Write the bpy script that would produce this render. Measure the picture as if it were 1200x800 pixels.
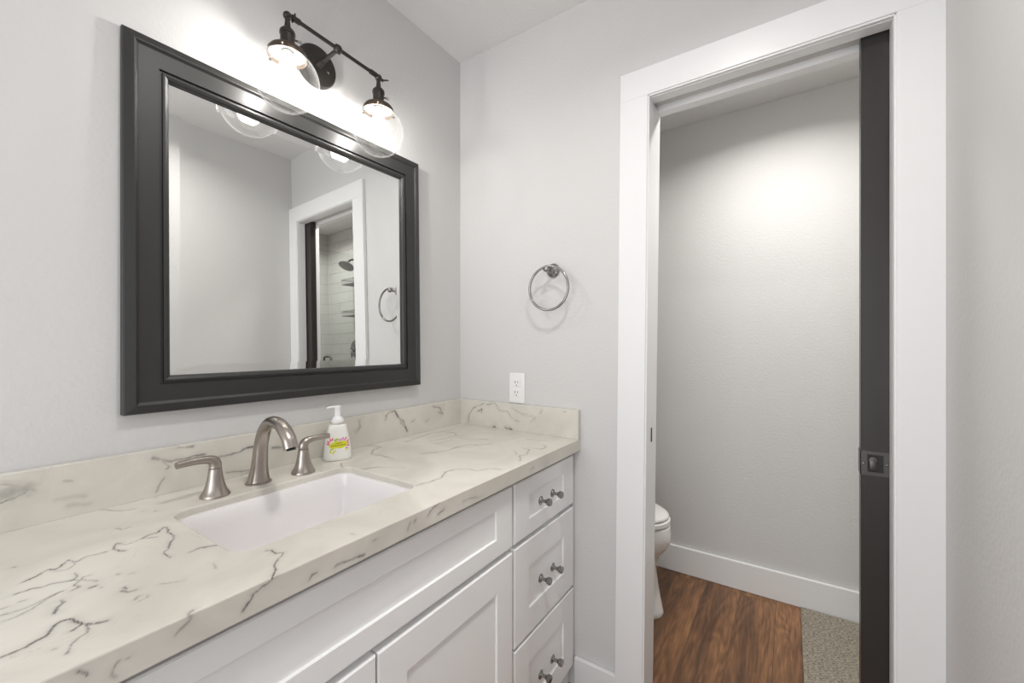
import bpy, bmesh, math, random
import numpy as np
from mathutils import Vector, Matrix
from math import pi, sin, cos, radians

for o in list(bpy.data.objects):
    bpy.data.objects.remove(o)
SC = bpy.context.scene
COL = SC.collection
random.seed(4)

# ------------------------------------------------------------------ camera
CAM = bpy.data.cameras.new('camera'); cam = bpy.data.objects.new('camera', CAM); COL.objects.link(cam)
cam.location = (1.1838, -1.3644, 1.2247)
cam.rotation_euler = (radians(90), 0, radians(33.83))
CAM.sensor_width = 36; CAM.lens = 485.7 / 1200 * 36
CAM.shift_y = 3.5 / 1200
CAM.clip_start = 0.02
SC.camera = cam

# ------------------------------------------------------------------ world, light, exposure
world = bpy.data.worlds.new('world'); SC.world = world; world.use_nodes = True
world.node_tree.nodes['Background'].inputs[0].default_value = (0.80, 0.90, 1.0, 1)
world.node_tree.nodes['Background'].inputs[1].default_value = 1.0
SC.view_settings.view_transform = 'Standard'
SC.view_settings.look = 'None'
SC.view_settings.gamma = 1
SC.view_settings.use_curve_mapping = False
SC.view_settings.exposure = 0.0

def area(name, loc, rot, sx, sy, power, color=(1, 1, 1), spread=180):
    l = bpy.data.lights.new(name, 'AREA'); l.shape = 'RECTANGLE'; l.size = sx; l.size_y = sy
    l.energy = power; l.color = color; l.spread = radians(spread)
    o = bpy.data.objects.new(name, l); o.location = loc; o.rotation_euler = rot; COL.objects.link(o)
    return o
REAR_FILL_POWER = 26
SIDE_FILL_POWER = 4
BULB_STRENGTH = 385
CEIL_FILL_POWER = 8
WC_POWER = 11
SHOWER_FILL_POWER = 7
area('rear_fill', (0.775, -3.215, 1.20), (radians(90), 0, 0), 1.15, 2.0, REAR_FILL_POWER, (0.99, 0.99, 1.0))  # fill lamp added behind the camera to brighten the room
area('side_fill', (1.50, -2.50, 1.15), (radians(90), 0, radians(90)), 1.0, 1.9, SIDE_FILL_POWER, (0.99, 0.99, 1.0))  # second added fill lamp, out of view in the right wall

# ------------------------------------------------------------------ materials
def mat(name, color=(.8, .8, .8), rough=.5, metal=0., bump=None, coat=0., spec=.5, emit=None, aniso=0.):
    m = bpy.data.materials.new(name); m.use_nodes = True
    nt = m.node_tree; b = nt.nodes['Principled BSDF']
    b.inputs['Base Color'].default_value = (*color, 1)
    b.inputs['Roughness'].default_value = rough
    b.inputs['Metallic'].default_value = metal
    b.inputs['Specular IOR Level'].default_value = spec
    b.inputs['Coat Weight'].default_value = coat
    b.inputs['Anisotropic'].default_value = aniso
    if emit:
        b.inputs['Emission Color'].default_value = (*emit[0], 1); b.inputs['Emission Strength'].default_value = emit[1]
    if bump:
        scale, dist, detail = bump
        tc = nt.nodes.new('ShaderNodeTexCoord'); n = nt.nodes.new('ShaderNodeTexNoise')
        n.inputs['Scale'].default_value = scale; n.inputs['Detail'].default_value = detail
        bp = nt.nodes.new('ShaderNodeBump'); bp.inputs['Distance'].default_value = dist; bp.inputs['Strength'].default_value = 1
        nt.links.new(tc.outputs['Object'], n.inputs['Vector']); nt.links.new(n.outputs['Fac'], bp.inputs['Height'])
        nt.links.new(bp.outputs['Normal'], b.inputs['Normal'])
    return m

M = {}
M['wall'] = mat('painted drywall', (.62, .612, .605), .75, bump=(95, .0008, 2.5))
M['ceiling'] = mat('ceiling paint', (.74, .735, .73), .8, bump=(80, .0008, 2))
M['trim'] = mat('white trim enamel', (.79, .79, .79), .33, bump=(14, .0004, 1))
M['cabinet'] = mat('white cabinet lacquer', (.88, .88, .88), .36)
M['black_frame'] = mat('charcoal mirror frame lacquer', (.027, .027, .0255), .40, bump=(30, .0001, 2), spec=.42)
M['door'] = mat('espresso door paint', (.022, .019, .017), .34, bump=(20, .0003, 2))
M['nickel'] = mat('brushed nickel', (.40, .36, .325), .28, 1., aniso=.35)
M['satin'] = mat('satin chrome', (.32, .315, .31), .22, 1.)
M['chrome'] = mat('chrome', (.62, .62, .63), .12, 1.)
M['pewter'] = mat('dark pewter', (.10, .095, .09), .38, 1.)
M['bronze'] = mat('oil rubbed bronze', (.035, .030, .027), .42, .55)
M['bronze_edge'] = mat('worn bronze', (.10, .075, .055), .38, .8)
M['porcelain'] = mat('porcelain', (.80, .775, .775), .12, coat=.3)
M['toilet'] = mat('toilet china', (.80, .79, .78), .12, coat=.3)
M['plastic'] = mat('white plastic', (.82, .82, .81), .35)
M['slot'] = mat('dark slot', (.02, .02, .02), .7)
M['bottle'] = mat('translucent white plastic bottle', (.84, .83, .79), .3)
M['collar'] = mat('clear grey collar plastic', (.55, .52, .46), .25)
M['yellow'] = mat('label yellow green', (.72, .70, .03), .5)
M['pink'] = mat('label pink', (.85, .22, .30), .5)
M['violet'] = mat('label violet', (.72, .30, .62), .5)
M['green'] = mat('label green', (.45, .55, .10), .5)
M['ink'] = mat('label ink', (.16, .17, .03), .5)
M['mirror'] = mat('silvered mirror', (.90, .915, .90), .0, 1.)
M['frost'] = mat('light diffuser', (.9, .9, .9), .5, emit=((1, .98, .95), 2.5))
M['filament'] = mat('lit filament', (1, 1, 1), .3, emit=((1, .965, .92), BULB_STRENGTH))
M['grey_plastic'] = mat('grey plastic', (.27, .265, .26), .4)

def glass_mat(name, tint, lo, hi, power=3., glow=0., veil=0.):
    """thin clear glass: mostly transparent, more reflective towards the rim"""
    m = bpy.data.materials.new(name); m.use_nodes = True; nt = m.node_tree
    for n in list(nt.nodes): nt.nodes.remove(n)
    out = nt.nodes.new('ShaderNodeOutputMaterial'); mx = nt.nodes.new('ShaderNodeMixShader')
    t = nt.nodes.new('ShaderNodeBsdfTransparent'); g = nt.nodes.new('ShaderNodeBsdfGlossy'); f = nt.nodes.new('ShaderNodeLayerWeight')
    t.inputs[0].default_value = (*tint, 1); g.inputs['Roughness'].default_value = .03
    f.inputs['Blend'].default_value = .5
    pw = nt.nodes.new('ShaderNodeMath'); pw.operation = 'POWER'; pw.inputs[1].default_value = power
    mr = nt.nodes.new('ShaderNodeMapRange'); mr.inputs['To Min'].default_value = lo; mr.inputs['To Max'].default_value = hi
    L = nt.links.new
    L(f.outputs['Facing'], pw.inputs[0]); L(pw.outputs[0], mr.inputs['Value']); L(mr.outputs[0], mx.inputs[0])
    L(t.outputs[0], mx.inputs[1]); L(g.outputs[0], mx.inputs[2])
    last = mx
    if veil:      # faint white haze mixed in for the globe's inner glow
        tr = nt.nodes.new('ShaderNodeBsdfTranslucent'); tr.inputs[0].default_value = (1, 1, 1, 1)
        df = nt.nodes.new('ShaderNodeBsdfDiffuse'); df.inputs[0].default_value = (1, 1, 1, 1)
        m2 = nt.nodes.new('ShaderNodeMixShader'); L(tr.outputs[0], m2.inputs[1]); L(df.outputs[0], m2.inputs[2])
        m3 = nt.nodes.new('ShaderNodeMixShader'); mv = nt.nodes.new('ShaderNodeMapRange'); mv.inputs['To Min'].default_value = veil * .35; mv.inputs['To Max'].default_value = veil * 4
        L(pw.outputs[0], mv.inputs['Value']); L(mv.outputs[0], m3.inputs[0]); L(mx.outputs[0], m3.inputs[1]); L(m2.outputs[0], m3.inputs[2]); last = m3
    if glow:
        em = nt.nodes.new('ShaderNodeEmission'); em.inputs[0].default_value = (1, .97, .93, 1); em.inputs[1].default_value = glow
        ad = nt.nodes.new('ShaderNodeAddShader'); L(last.outputs[0], ad.inputs[0]); L(em.outputs[0], ad.inputs[1]); last = ad
    L(last.outputs[0], out.inputs[0])
    return m
M['bulb'] = glass_mat('glowing bulb glass', (.97, .97, .97), .04, .4, 3, 1.2)
M['globe'] = glass_mat('thin clear globe glass', (.985, .985, .985), .04, .85, 3.2, veil=.014)
M['shower_glass'] = glass_mat('shower glass', (.93, .95, .94), .05, .6, 4)
M['key'] = glass_mat('clear key acrylic', (.8, .8, .8), .1, .7, 2)

# quartz: base colour clouds from nodes, veins from a per-vertex density traced on the slab
def quartz_mat():
    m = bpy.data.materials.new('veined quartz'); m.use_nodes = True; nt = m.node_tree; b = nt.nodes['Principled BSDF']
    L = nt.links.new
    tc = nt.nodes.new('ShaderNodeTexCoord')
    n1 = nt.nodes.new('ShaderNodeTexNoise'); n1.inputs['Scale'].default_value = 5; n1.inputs['Detail'].default_value = 5
    n1.inputs['Distortion'].default_value = 1.2
    L(tc.outputs['Object'], n1.inputs['Vector'])
    r1 = nt.nodes.new('ShaderNodeValToRGB')
    r1.color_ramp.elements[0].position = .35; r1.color_ramp.elements[0].color = (.60, .572, .515, 1)
    r1.color_ramp.elements[1].position = .65; r1.color_ramp.elements[1].color = (.70, .672, .61, 1)
    L(n1.outputs['Fac'], r1.inputs[0])
    # faint hairline veining everywhere, broken up by a second noise
    n2 = nt.nodes.new('ShaderNodeTexNoise'); n2.inputs['Scale'].default_value = 7; n2.inputs['Detail'].default_value = 6
    n2.inputs['Distortion'].default_value = 2.0; L(tc.outputs['Object'], n2.inputs['Vector'])
    sub = nt.nodes.new('ShaderNodeMath'); sub.operation = 'SUBTRACT'; sub.inputs[1].default_value = .5; L(n2.outputs['Fac'], sub.inputs[0])
    ab = nt.nodes.new('ShaderNodeMath'); ab.operation = 'ABSOLUTE'; L(sub.outputs[0], ab.inputs[0])
    mr = nt.nodes.new('ShaderNodeMapRange'); mr.inputs['From Min'].default_value = 0; mr.inputs['From Max'].default_value = .006
    mr.inputs['To Min'].default_value = 1; mr.inputs['To Max'].default_value = 0; L(ab.outputs[0], mr.inputs['Value'])
    n3 = nt.nodes.new('ShaderNodeTexNoise'); n3.inputs['Scale'].default_value = 11; n3.inputs['Detail'].default_value = 3
    L(tc.outputs['Object'], n3.inputs['Vector'])
    mr3 = nt.nodes.new('ShaderNodeMapRange'); mr3.inputs['From Min'].default_value = .55; mr3.inputs['From Max'].default_value = .70
    mr3.inputs['To Max'].default_value = .28
    L(n3.outputs['Fac'], mr3.inputs['Value'])
    mu = nt.nodes.new('ShaderNodeMath'); mu.operation = 'MULTIPLY'; L(mr.outputs[0], mu.inputs[0]); L(mr3.outputs[0], mu.inputs[1])
    at = nt.nodes.new('ShaderNodeAttribute'); at.attribute_name = 'vein'
    ad = nt.nodes.new('ShaderNodeMath'); ad.operation = 'ADD'; ad.use_clamp = True; L(mu.outputs[0], ad.inputs[0]); L(at.outputs['Fac'], ad.inputs[1])
    mix = nt.nodes.new('ShaderNodeMix'); mix.data_type = 'RGBA'
    L(ad.outputs[0], mix.inputs[0]); L(r1.outputs[0], mix.inputs[6]); mix.inputs[7].default_value = (.10, .088, .088, 1)
    L(mix.outputs[2], b.inputs['Base Color'])
    b.inputs['Roughness'].default_value = .22
    return m
M['quartz'] = quartz_mat()

def wood_mat():
    m = bpy.data.materials.new('wood plank floor'); m.use_nodes = True; nt = m.node_tree; b = nt.nodes['Principled BSDF']; L = nt.links.new
    tc = nt.nodes.new('ShaderNodeTexCoord')
    mp = nt.nodes.new('ShaderNodeMapping'); mp.inputs['Rotation'].default_value = (0, 0, radians(90)); mp.inputs['Location'].default_value = (.95, .07, 0)
    L(tc.outputs['Object'], mp.inputs[0])
    br = nt.nodes.new('ShaderNodeTexBrick'); br.offset = .37; br.inputs['Scale'].default_value = 1
    br.inputs['Brick Width'].default_value = 1.2; br.inputs['Row Height'].default_value = .15; br.inputs['Mortar Size'].default_value = .0009
    br.inputs['Color1'].default_value = (0, 0, 0, 1); br.inputs['Color2'].default_value = (1, 1, 1, 1); br.inputs['Mortar'].default_value = (.5, .5, .5, 1)
    L(mp.outputs[0], br.inputs['Vector'])
    sep = nt.nodes.new('ShaderNodeSeparateColor'); L(br.outputs['Color'], sep.inputs[0])
    # grain stretched along the planks (world y), offset per plank
    cm = nt.nodes.new('ShaderNodeCombineXYZ'); ml = nt.nodes.new('ShaderNodeMath'); ml.operation = 'MULTIPLY'; ml.inputs[1].default_value = 7
    L(sep.outputs[0], ml.inputs[0]); L(ml.outputs[0], cm.inputs[1]); L(ml.outputs[0], cm.inputs[2])
    va = nt.nodes.new('ShaderNodeVectorMath'); va.operation = 'ADD'; L(tc.outputs['Object'], va.inputs[0]); L(cm.outputs[0], va.inputs[1])
    def grain(sx, sy, det, dist):
        g = nt.nodes.new('ShaderNodeMapping'); g.inputs['Scale'].default_value = (sx, sy, 1); L(va.outputs[0], g.inputs[0])
        n = nt.nodes.new('ShaderNodeTexNoise'); n.inputs['Scale'].default_value = 1; n.inputs['Detail'].default_value = det; n.inputs['Distortion'].default_value = dist
        L(g.outputs[0], n.inputs['Vector']); return n
    g1 = grain(9, .7, 3, .5); g2 = grain(150, 10, 6, .4); g3 = grain(26, 3.2, 4, 3.5)
    r = nt.nodes.new('ShaderNodeValToRGB'); e = r.color_ramp.elements
    e[0].position = .32; e[0].color = (.105, .052, .027, 1); e[1].position = .68; e[1].color = (.30, .150, .066, 1)
    k = e.new(.5); k.color = (.20, .098, .046, 1)
    L(g1.outputs['Fac'], r.inputs[0])
    r3 = nt.nodes.new('ShaderNodeValToRGB'); e = r3.color_ramp.elements
    e[0].position = .40; e[0].color = (.82, .80, .79, 1); e[1].position = .60; e[1].color = (1.10, 1.10, 1.09, 1)
    L(g3.outputs['Fac'], r3.inputs[0])
    r2 = nt.nodes.new('ShaderNodeValToRGB'); e = r2.color_ramp.elements
    e[0].position = .36; e[0].color = (.78, .76, .76, 1); e[1].position = .62; e[1].color = (1.12, 1.12, 1.12, 1)
    L(g2.outputs['Fac'], r2.inputs[0])
    m1 = nt.nodes.new('ShaderNodeMix'); m1.data_type = 'RGBA'; m1.blend_type = 'MULTIPLY'; m1.inputs[0].default_value = 1
    L(r.outputs[0], m1.inputs[6]); L(r2.outputs[0], m1.inputs[7])
    m2 = nt.nodes.new('ShaderNodeMix'); m2.data_type = 'RGBA'; m2.blend_type = 'MULTIPLY'; m2.inputs[0].default_value = 1
    L(m1.outputs[2], m2.inputs[6]); L(r3.outputs[0], m2.inputs[7])
    # cathedral rings: contour lines of a stretched noise
    g4 = grain(8, 1.1, 1.5, .8); k1 = nt.nodes.new('ShaderNodeMath'); k1.operation = 'MULTIPLY'; k1.inputs[1].default_value = 95; L(g4.outputs['Fac'], k1.inputs[0])
    k2 = nt.nodes.new('ShaderNodeMath'); k2.operation = 'SINE'; L(k1.outputs[0], k2.inputs[0])
    k3 = nt.nodes.new('ShaderNodeMapRange'); k3.inputs['From Min'].default_value = -1; k3.inputs['To Min'].default_value = .80; k3.inputs['To Max'].default_value = 1.1; L(k2.outputs[0], k3.inputs['Value'])
    m25 = nt.nodes.new('ShaderNodeVectorMath'); m25.operation = 'SCALE'; L(m2.outputs[2], m25.inputs[0]); L(k3.outputs[0], m25.inputs['Scale'])
    m3 = nt.nodes.new('ShaderNodeMix'); m3.data_type = 'RGBA'; L(br.outputs['Fac'], m3.inputs[0]); L(m25.outputs[0], m3.inputs[6]); m3.inputs[7].default_value = (.06, .03, .017, 1)
    L(m3.outputs[2], b.inputs['Base Color']); b.inputs['Roughness'].default_value = .42
    bp = nt.nodes.new('ShaderNodeBump'); bp.inputs['Distance'].default_value = .0006; L(g2.outputs['Fac'], bp.inputs['Height']); L(bp.outputs[0], b.inputs['Normal'])
    return m
M['wood'] = wood_mat()

def rug_mat():
    m = bpy.data.materials.new('woven rug'); m.use_nodes = True; nt = m.node_tree; b = nt.nodes['Principled BSDF']; L = nt.links.new
    tc = nt.nodes.new('ShaderNodeTexCoord'); mp = nt.nodes.new('ShaderNodeMapping'); mp.inputs['Scale'].default_value = (110, 300, 100); L(tc.outputs['Object'], mp.inputs[0])
    n = nt.nodes.new('ShaderNodeTexNoise'); n.inputs['Scale'].default_value = 1; n.inputs['Detail'].default_value = 3; L(mp.outputs[0], n.inputs['Vector'])
    r = nt.nodes.new('ShaderNodeValToRGB'); e = r.color_ramp.elements
    e[0].position = .34; e[0].color = (.07, .06, .045, 1); e[1].position = .62; e[1].color = (.42, .38, .31, 1)
    k = e.new(.48); k.color = (.27, .24, .19, 1)
    L(n.outputs['Fac'], r.inputs[0]); L(r.outputs[0], b.inputs['Base Color']); b.inputs['Roughness'].default_value = .95
    bp = nt.nodes.new('ShaderNodeBump'); bp.inputs['Distance'].default_value = .003; L(n.outputs['Fac'], bp.inputs['Height']); L(bp.outputs[0], b.inputs['Normal'])
    return m
M['rug'] = rug_mat()

def tile_mat(axis):
    m = bpy.data.materials.new('white subway tile'); m.use_nodes = True; nt = m.node_tree; b = nt.nodes['Principled BSDF']; L = nt.links.new
    tc = nt.nodes.new('ShaderNodeTexCoord'); sx = nt.nodes.new('ShaderNodeSeparateXYZ'); cx = nt.nodes.new('ShaderNodeCombineXYZ')
    L(tc.outputs['Object'], sx.inputs[0]); L(sx.outputs[axis], cx.inputs[0]); L(sx.outputs[2], cx.inputs[1])
    br = nt.nodes.new('ShaderNodeTexBrick'); br.inputs['Scale'].default_value = 1; br.inputs['Brick Width'].default_value = .3
    br.inputs['Row Height'].default_value = .1; br.inputs['Mortar Size'].default_value = .0022; br.inputs['Mortar Smooth'].default_value = .2
    br.inputs['Color1'].default_value = (.60, .59, .57, 1); br.inputs['Color2'].default_value = (.64, .63, .61, 1); br.inputs['Mortar'].default_value = (.47, .46, .45, 1)
    L(cx.outputs[0], br.inputs['Vector']); L(br.outputs['Color'], b.inputs['Base Color']); b.inputs['Roughness'].default_value = .15
    inv = nt.nodes.new('ShaderNodeMath'); inv.operation = 'SUBTRACT'; inv.inputs[0].default_value = 1; L(br.outputs['Fac'], inv.inputs[1])
    bp = nt.nodes.new('ShaderNodeBump'); bp.inputs['Distance'].default_value = .0015; L(inv.outputs[0], bp.inputs['Height']); L(bp.outputs[0], b.inputs['Normal'])
    return m
M['tile_x'] = tile_mat(0); M['tile_y'] = tile_mat(1)

# ------------------------------------------------------------------ mesh helpers
def link(name, bm, m, parent=None, smooth=False, sharp=None):
    me = bpy.data.meshes.new(name)
    bmesh.ops.recalc_face_normals(bm, faces=bm.faces)
    bm.to_mesh(me); bm.free()
    if smooth:
        for p in me.polygons: p.use_smooth = True
        if sharp: me.set_sharp_from_angle(angle=radians(sharp))
    me.materials.append(m)
    o = bpy.data.objects.new(name, me); COL.objects.link(o)
    if parent: o.parent = parent
    return o
def thing(name, label, cat, loc=(0, 0, 0), group=None):
    o = bpy.data.objects.new(name, None); COL.objects.link(o); o.location = loc; o.empty_display_size = .05
    o['label'] = label; o['category'] = cat
    if group: o['group'] = group
    return o
def tag(o, label, cat, group=None):
    o['label'] = label; o['category'] = cat
    if group: o['group'] = group
    return o
def struct(name, bm, m, parent=None, **k):
    o = link(name, bm, m, parent, **k)
    if not parent: o['kind'] = 'structure'
    return o
def box(bm, x0, x1, y0, y1, z0, z1, bev=0, seg=2):
    r = bmesh.ops.create_cube(bm, size=1)
    vs = r['verts']
    for v in vs:
        v.co = Vector((x0 + (v.co.x + .5) * (x1 - x0), y0 + (v.co.y + .5) * (y1 - y0), z0 + (v.co.z + .5) * (z1 - z0)))
    if bev:
        es = list({e for v in vs for e in v.link_edges})
        bmesh.ops.bevel(bm, geom=es, offset=bev, segments=seg, affect='EDGES', profile=.5)
    return bm
def B(*a, **k): return box(bmesh.new(), *a, **k)
def lathe(bm, prof, seg=40, mtx=None, cap0=True, cap1=True):
    rings = []
    for r, z in prof:
        rings.append([bm.verts.new((r * cos(2 * pi * i / seg), r * sin(2 * pi * i / seg), z)) for i in range(seg)])
    for a, b in zip(rings, rings[1:]):
        for i in range(seg):
            bm.faces.new((a[i], a[(i + 1) % seg], b[(i + 1) % seg], b[i]))
    if cap0: bm.faces.new(rings[0][::-1])
    if cap1: bm.faces.new(rings[-1])
    if mtx is not None:
        for rg in rings:
            for v in rg: v.co = mtx @ v.co
    return bm
def orient(loc, d, up=(0, 0, 1)):
    d = Vector(d).normalized()
    return Matrix.Translation(loc) @ d.to_track_quat('Z', 'Y').to_matrix().to_4x4()
def smoothpts(pts, n=8):
    """Catmull-Rom through pts (tuples of any length)."""
    P = [np.array(p, float) for p in pts]; P = [2 * P[0] - P[1]] + P + [2 * P[-1] - P[-2]]; out = []
    for i in range(1, len(P) - 2):
        for k in range(n):
            t = k / n
            out.append(.5 * ((2 * P[i]) + (-P[i - 1] + P[i + 1]) * t + (2 * P[i - 1] - 5 * P[i] + 4 * P[i + 1] - P[i + 2]) * t * t + (-P[i - 1] + 3 * P[i] - 3 * P[i + 1] + P[i + 2]) * t ** 3))
    out.append(P[-2]); return out
def sweep(bm, path, radii, seg=20, closed=False, ref=(0, 1, 0), cap=True):
    """Tube along path; radii = (a, b) half widths across ref and the other side."""
    n = len(path); path = [Vector(p) for p in path]; rings = []
    for i in range(n):
        a = path[(i - 1) % n] if (closed or i > 0) else path[i]
        b = path[(i + 1) % n] if (closed or i < n - 1) else path[i]
        t = (b - a).normalized(); u = Vector(ref) - t * Vector(ref).dot(t); u.normalize(); w = t.cross(u)
        ra, rb = radii[i] if hasattr(radii[i], '__len__') else (radii[i], radii[i])
        rings.append([bm.verts.new(path[i] + u * ra * cos(2 * pi * k / seg) + w * rb * sin(2 * pi * k / seg)) for k in range(seg)])
    m = n if closed else n - 1
    for i in range(m):
        a, b = rings[i], rings[(i + 1) % n]
        for k in range(seg): bm.faces.new((a[k], a[(k + 1) % seg], b[(k + 1) % seg], b[k]))
    if cap and not closed: bm.faces.new(rings[0][::-1]); bm.faces.new(rings[-1])
    return bm
def frame_loop(bm, y0, y1, z0, z1, prof):
    """Mitred picture-frame moulding on the wall x=0; prof = [(inset, height)]."""
    loops = []
    for (u, h) in prof:
        loops.append([bm.verts.new((h, y, z)) for y, z in ((y0 + u, z0 + u), (y1 - u, z0 + u), (y1 - u, z1 - u), (y0 + u, z1 - u))])
    for a, b in zip(loops, loops[1:] + loops[:1]):
        for i in range(4): bm.faces.new((a[i], a[(i + 1) % 4], b[(i + 1) % 4], b[i]))
    return bm
def lerp(a, b, t): return a + (b - a) * t

# ------------------------------------------------------------------ veins traced on the stone (plane coordinates, metres)
V_TOP=[(1.6, 0.8, [(0.284, -1.264), (0.277, -1.249), (0.266, -1.236), (0.274, -1.229), (0.261, -1.221), (0.25, -1.212), (0.266, -1.209), (0.265, -1.204), (0.257, -1.195), (0.262, -1.184), (0.264, -1.172)]), (1.2, 0.45, [(0.28, -1.23), (0.288, -1.221), (0.276, -1.211), (0.266, -1.209)]), (1.6, 0.7, [(0.285, -1.156), (0.265, -1.163), (0.24, -1.154), (0.246, -1.15)]), (1.0, 0.3, [(0.245, -1.155), (0.26, -1.145), (0.253, -1.124)]), (1.6, 0.8, [(0.253, -1.124), (0.246, -1.116), (0.246, -1.102), (0.227, -1.088), (0.232, -1.085), (0.262, -1.091), (0.285, -1.09), (0.299, -1.095), (0.313, -1.105), (0.334, -1.112), (0.345, -1.122), (0.372, -1.122)]), (1.5, 0.5, [(0.256, -1.122), (0.267, -1.11)]), (1.5, 0.65, [(0.319, -1.274), (0.319, -1.26), (0.324, -1.249), (0.323, -1.241), (0.332, -1.23), (0.335, -1.22), (0.35, -1.212), (0.368, -1.203)]), (1.4, 0.6, [(0.37, -1.23), (0.368, -1.22), (0.354, -1.224), (0.336, -1.21), (0.337, -1.206)]), (1.4, 0.6, [(0.311, -1.216), (0.33, -1.217), (0.336, -1.223)]), (2.5, 0.7, [(0.352, -1.289), (0.351, -1.282)]), (1.3, 0.75, [(0.372, -1.291), (0.375, -1.281), (0.375, -1.269), (0.368, -1.257), (0.363, -1.247), (0.362, -1.237)]), (1.2, 0.7, [(0.39, -1.293), (0.392, -1.28), (0.386, -1.267), (0.37, -1.254), (0.362, -1.239)]), (2.2, 0.8, [(0.421, -1.253), (0.405, -1.246), (0.399, -1.239), (0.388, -1.241)]), (1.8, 0.8, [(0.479, -1.301), (0.481, -1.292), (0.481, -1.283), (0.475, -1.275), (0.472, -1.267), (0.459, -1.26), (0.45, -1.251), (0.453, -1.244), (0.465, -1.241), (0.477, -1.239), (0.484, -1.246)]), (1.7, 0.75, [(0.477, -1.239), (0.486, -1.233), (0.492, -1.227), (0.495, -1.219)]), (1.4, 0.6, [(0.481, -1.236), (0.502, -1.238), (0.509, -1.246), (0.516, -1.254), (0.532, -1.26)]), (2.2, 0.8, [(0.427, -1.192), (0.439, -1.188), (0.441, -1.18)]), (1.8, 0.7, [(0.418, -1.189), (0.427, -1.187)]), (2.2, 0.7, [(0.468, -1.19), (0.463, -1.183)]), (1.2, 0.4, [(0.463, -1.183), (0.467, -1.175), (0.476, -1.177), (0.478, -1.186)]), (1.4, 0.65, [(0.449, -1.156), (0.459, -1.147), (0.463, -1.141)]), (1, 0.3, [(0.463, -1.141), (0.468, -1.133)]), (1.6, 0.65, [(0.377, -1.099), (0.374, -1.082), (0.389, -1.064)]), (2.5, 0.7, [(0.381, -1.212), (0.381, -1.208)]), (2, 0.6, [(0.348, -1.272), (0.35, -1.268)]), (1.8, 0.5, [(0.211, -1.264), (0.212, -1.262)]), (1.6, 0.4, [(0.161, -1.138), (0.18, -1.133), (0.174, -1.122)]), (1.5, 0.4, [(0.365, -1.182), (0.371, -1.18)]), (1.5, 0.4, [(0.381, -1.173), (0.382, -1.17)]), (1.5, 0.5, [(0.392, -1.204), (0.395, -1.203)]), (1.4, 0.35, [(0.449, -1.091), (0.471, -1.095)]), (1.6, 0.4, [(0.509, -1.266), (0.51, -1.265)]), (1.8, 0.6, [(0.558, -1.154), (0.56, -1.16), (0.568, -1.157)]), (1.5, 0.5, [(0.003, -1.181), (0.002, -1.164), (0.016, -1.145), (0.004, -1.137), (0.033, -1.124), (0.058, -1.11), (0.073, -1.091)]), (1.8, 0.4, [(0.098, -1.087), (0.1, -1.084)]), (1.8, 0.4, [(0.12, -1.072), (0.123, -1.07)]), (1.3, 0.35, [(0.084, -1.02), (0.092, -0.999)]), (1.5, 0.4, [(0.029, -1.045), (0.031, -1.041)]), (1.5, 0.55, [(-0.013, -0.517), (0.023, -0.493), (0.075, -0.475), (0.086, -0.517), (0.123, -0.553), (0.155, -0.547), (0.195, -0.548)]), (1.6, 0.6, [(0.13, -0.659), (0.166, -0.683)]), (1.2, 0.55, [(0.17, -0.686), (0.233, -0.662), (0.245, -0.619)]), (1.8, 0.5, [(-0.018, -0.521), (0.004, -0.488), (0.064, -0.466), (0.075, -0.508), (0.113, -0.546), (0.145, -0.539), (0.215, -0.549)]), (1.5, 0.5, [(0.166, -0.683), (0.231, -0.663), (0.23, -0.645), (0.263, -0.618), (0.314, -0.589)]), (1.8, 0.5, [(0.082, -0.381), (0.07, -0.31), (0.056, -0.233), (0.075, -0.183), (0.125, -0.178), (0.161, -0.207), (0.164, -0.267), (0.144, -0.321)]), (2.0, 0.6, [(0.239, -0.461), (0.266, -0.434), (0.283, -0.385), (0.28, -0.32), (0.289, -0.287), (0.324, -0.274), (0.345, -0.242)]), (2.0, 0.6, [(0.445, -0.672), (0.453, -0.639), (0.455, -0.599), (0.43, -0.553), (0.436, -0.526), (0.461, -0.502), (0.494, -0.498), (0.511, -0.464), (0.54, -0.456)]), (2.0, 0.55, [(0.539, -0.358), (0.506, -0.312), (0.518, -0.289), (0.49, -0.231), (0.465, -0.23)]), (1.8, 0.4, [(0.457, -0.268), (0.491, -0.307)]), (1.8, 0.5, [(0.494, -0.211), (0.524, -0.208), (0.522, -0.176), (0.502, -0.155)]), (1.8, 0.4, [(0.41, -0.115), (0.478, -0.097)]), (2, 0.4, [(0.259, -0.204), (0.301, -0.196)]), (2, 0.35, [(0.189, -0.346), (0.195, -0.267)]), (1.7, 0.8, [(0.476, -1.026), (0.48, -1.021), (0.498, -1.024), (0.505, -1.015), (0.517, -1.027), (0.533, -1.043), (0.547, -1.048), (0.567, -1.061)]), (1.2, 0.35, [(0.452, -0.948), (0.471, -0.931)]), (1.6, 0.5, [(0.539, -0.912), (0.543, -0.91)]), (1.2, 0.3, [(0.214, -1.064), (0.243, -1.05), (0.24, -1.017), (0.229, -0.963)]), (1.6, 0.3, [(0.449, -1.091), (0.47, -1.096)])]
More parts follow.
